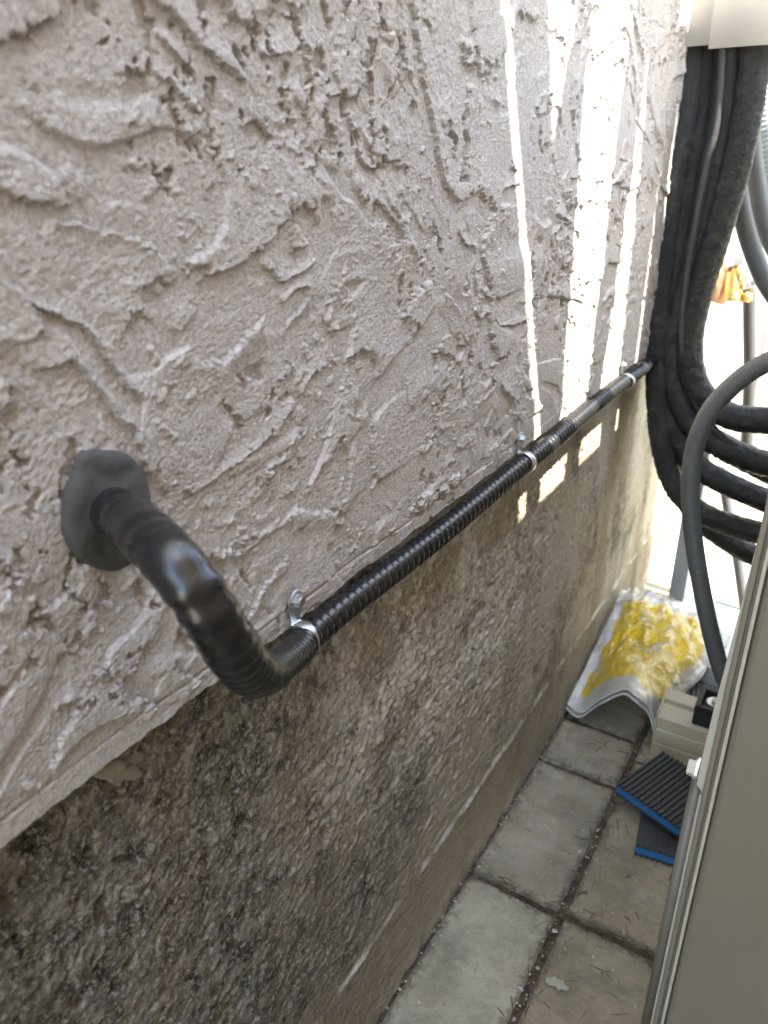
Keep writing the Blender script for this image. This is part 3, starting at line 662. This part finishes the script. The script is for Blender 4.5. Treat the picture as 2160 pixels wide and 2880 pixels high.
# things behind: white carton, post, fence, ground scraps
CART = simple('white_carton', (.66, .67, .67), .6, 0, .05, 10)
cb = empty('white_carton', (.16, 1.62, 0), math.radians(-8)); tag(cb, 'low white carton with green and red edge stripe on the ground behind the grey hose', 'box')
bm = bmesh.new(); add_box(bm, (-.085, -.17, .001), (.10, .10, .045), .002); bm_obj('carton_body', bm, CART, cb)
bm = bmesh.new(); add_box(bm, (-.01, .0995, .040), (.045, .103, .0475)); bm_obj('green_stripe', bm, simple('green_print', (.05, .35, .15), .6), cb)
bm = bmesh.new(); add_box(bm, (.046, .0995, .040), (.10, .103, .0475)); bm_obj('red_stripe', bm, simple('red_print', (.6, .06, .06), .6), cb)
bm = bmesh.new(); add_cyl(bm, (.055, -.06, .0452), (.055, -.06, .0462), .012, n=18); bm_obj('orange_mark', bm, simple('orange_print', (.65, .30, .03), .6), cb)
po = empty('grey_post', (.075, 1.70, 0)); tag(po, 'pale grey square post standing by the end of the house wall', 'post')
bm = bmesh.new(); add_box(bm, (-.010, -.02, 0), (.024, .012, .52), .002); bm_obj('post_shaft', bm, simple('blue_grey_paint', (.30, .32, .33), .6), po)
bm = bmesh.new(); add_box(bm, (-.016, -.026, 0), (.030, .018, .006), .001); bm_obj('post_foot', bm, ZINC, po)
# white vinyl boundary fence beyond the house
wf = empty('white_board_fence', (0, 3.1, 0)); tag(wf, 'sunlit white board fence far behind the hoses', 'fence')
xx = -1.2
while xx < 3.2:
    bm = bmesh.new(); add_box(bm, (xx, 0, .03), (xx+.146, .022, 1.85), .003, 1); bm_obj('board', bm, WHITEP, wf); xx += .150
for zz1 in (.25, 1.5):
    bm = bmesh.new(); add_box(bm, (-1.25, .0225, zz1), (3.2, .06, zz1+.09), .003, 1); bm_obj('rail', bm, WHITEP, wf)
# added unseen board screen: gaps shaped to throw sun stripes on the wall
FX = .68; K = math.tan(SUN_EL)/math.cos(SUN_AZ); TY = math.tan(SUN_AZ)
def fpt(y, z): return Vector((FX, y+TY*FX, z+K*FX))
sf = empty('sun_screen', (FX, 0, 0)); tag(sf, 'unseen tall board screen added behind the outdoor unit to shade the wall in stripes', 'fence')
def line(p, q, z): return p[0]+(q[0]-p[0])*(z-p[1])/(q[1]-p[1])
e1L = ((.903, .50), (.872, .675), (.709, 1.113), (.658, 1.25)); e1R = ((.927, .50), (.897, .675), (.731, 1.113), (.680, 1.25))
e2L = ((.938, 1.143), (.962, .66)); e2R = ((1.094, 1.143), (1.070, .65))
e3L = ((1.186, 1.137), (1.136, .66)); e3R = ((1.200, 1.137), (1.238, .66))
ZB, ZT = -K*FX+.0, 1.45
def quad(L, Rr):
    lo, hi = ZB, ZT
    def edge(E, z): return line(*E, z) if isinstance(E, tuple) else E
    pts = [fpt(edge(L, lo), lo), fpt(edge(Rr, lo), lo), fpt(edge(Rr, hi), hi), fpt(edge(L, hi), hi)]
    return pts
ZL, ZH = .50, 1.25            # the edges lean only between these heights of the sunlit wall
def pline(E):
    if not isinstance(E, tuple): return [(E, ZB), (E, ZT)]
    if len(E) == 2: E = ((line(*E, ZL), ZL), (line(*E, ZH), ZH))
    return [(E[0][0], ZB)] + [p for p in E if p[1] > ZB+.01] + [(E[-1][0], ZT)]
def brd(L, Rr, off=0, top=None):
    a = [(p[0], min(p[1], top or 9)) for p in pline(L)] + [(p[0], min(p[1], top or 9)) for p in pline(Rr)[::-1]]
    return ([fpt(*p) for p in a], off)
boards = [brd(a, a+.165, k_ % 2) for k_, a in enumerate(np.arange(-1.66, .43, .15))]
boards += [brd(.44, .62, 1), brd(.60, e1L, 0)]
boards.append(brd(e1R, ((.945, ZL), (.925, .675), (.853, 1.02), (.817, 1.13), (.78, ZH)), 0))
boards.append(brd(((.935, ZL), (.915, .675), (.849, 1.02), (.884, 1.13), (.92, ZH)), e2L, 1))
boards.append(brd(e2R, ((.150+.986, .60), (1.136, .66), (1.186, 1.137), (1.19, ZH)), 0))
boards.append(brd(((1.242, .60), (1.238, .66), (1.200, 1.1), (1.188, 1.15), (1.17, ZH)), 1.330, 1))
boards.append(brd(((1.350, ZB), (1.350, .70), (1.335, 1.0), (1.331, 1.165)), 1.392, 0, 1.165))
boards.append(brd(1.378, 1.47, 1, .92))
boards += [brd(1.455, 1.62, 0, .92), brd(1.605, 1.80, 1, .92)]
for pl, off in boards:
    bm = bmesh.new(); add_prism(bm, [p+Vector((off*.0165, 0, 0)) for p in pl], (1, 0, 0), .016); local(bm_obj('board', bm, WOOD, None), sf)
for zz1 in (.35, 1.95):
    bm = bmesh.new(); add_box(bm, (FX+.034, -1.7, zz1), (FX+.07, .55, zz1+.08)); local(bm_obj('rail', bm, WOOD, None), sf)

# ------------------------------------------------ litter on the pavers
NEED = simple('brown_pine_needle', (.11, .065, .03), .8, 0, .4, 60)
m = Mat('crumb'); m.color(m.mix(m.noise(40, 2), (.22, .19, .14), (.62, .59, .52))).rough(.9); CRUMB = m.m
bm = bmesh.new()
def needle(bm, x, y, a, L, r, z=.003):
    pts = []; c = random.uniform(-1.2, 1.2)
    for q in range(5):
        t_ = q/4; aa = a+c*t_; pts.append((x, y, z+.0015*math.sin(t_*3))); x += L/4*math.cos(aa); y += L/4*math.sin(aa)
    ring0 = None
    for q, p in enumerate(pts):
        rr = r*(1-.5*abs(q-2)/2); ring = [bm.verts.new((p[0]+rr*math.cos(b), p[1]+rr*math.cos(b)*.6, p[2]+rr*math.sin(b))) for b in (0, 2.1, 4.2)]
        if ring0:
            for j in range(3): bm.faces.new((ring0[j], ring0[(j+1) % 3], ring[(j+1) % 3], ring[j]))
        ring0 = ring
for k_ in range(150):
    y = random.uniform(.4, 1.2); x = random.choice([random.gauss(.131, .02), random.uniform(-.01, .29), random.uniform(.13, .29)])
    if x < -.01: x = .02
    needle(bm, x, y, random.uniform(0, 6.28), random.uniform(.008, .032), random.uniform(.0004, .0011))
for k_ in range(60): needle(bm, random.gauss(.131, .004), random.uniform(.45, 1.2), random.gauss(1.57, .5), random.uniform(.01, .03), .0009, .001)
for k_ in range(60): needle(bm, random.uniform(0, .28), random.gauss(.779, .005), random.gauss(0, .5), random.uniform(.01, .03), .0009, .001)
o = bm_obj('pine_needles', bm, NEED, None, True); tag(o, 'scattered brown pine needles and stalks on the pavers', 'litter', kind='stuff')
bm = bmesh.new()
def crumb(bm, x, y, z, r):
    v = bmesh.ops.create_icosphere(bm, subdivisions=1, radius=r)['verts']; s_ = [random.uniform(.5, 1.5) for _ in range(3)]
    for q in v: q.co = Vector((q.co.x*s_[0]*random.uniform(.55, 1.25)+x, q.co.y*s_[1]*random.uniform(.55, 1.25)+y, q.co.z*.5*random.uniform(.5, 1.2)+z))
for k_ in range(520):
    mode = random.random(); y = random.uniform(.4, 1.2)
    if mode < .45: x = random.gauss(-.008, .008)
    elif mode < .62: x = random.gauss(.131, .004)
    else: x = random.uniform(0, .29)
    if x < -.018: x = -.012
    crumb(bm, x, y, .0015, abs(random.gauss(.0006, .0007))+.0004)
for u, v in ((1560, 2618), (1395, 2803), (1490, 2740), (1466, 2780), (1338, 2795), (1370, 2820), (1178, 2820), (1455, 2532), (1630, 2395), (1825, 2517), (1460, 2115), (1525, 2165), (1275, 2450)):
    p = P(u, v, 2, .004); crumb(bm, p.x, p.y, .004, random.uniform(.002, .0034))
o = bm_obj('mortar_crumbs', bm, CRUMB, None); tag(o, 'scattered pale mortar crumbs and grit along the paver joints', 'litter', kind='stuff')
# one flat flake of mortar on the second paver
bm = bmesh.new(); pl = [P(u, v, 2, .004) for u, v in ((1533, 2762), (1540, 2750), (1549, 2753), (1560, 2749), (1570, 2758), (1584, 2761), (1588, 2773), (1601, 2781), (1594, 2790), (1578, 2784), (1570, 2788), (1560, 2776), (1546, 2774))]
add_prism(bm, pl, (0, 0, 1), .003, .0004); o = bm_obj('mortar_flake', bm, simple('pale_green_grey_mortar', (.34, .34, .25), .9, 0, .2, 120, .001, 300)); tag(o, 'flat pale mortar flake on the tan paver near the bottom of the picture', 'mortar flake')
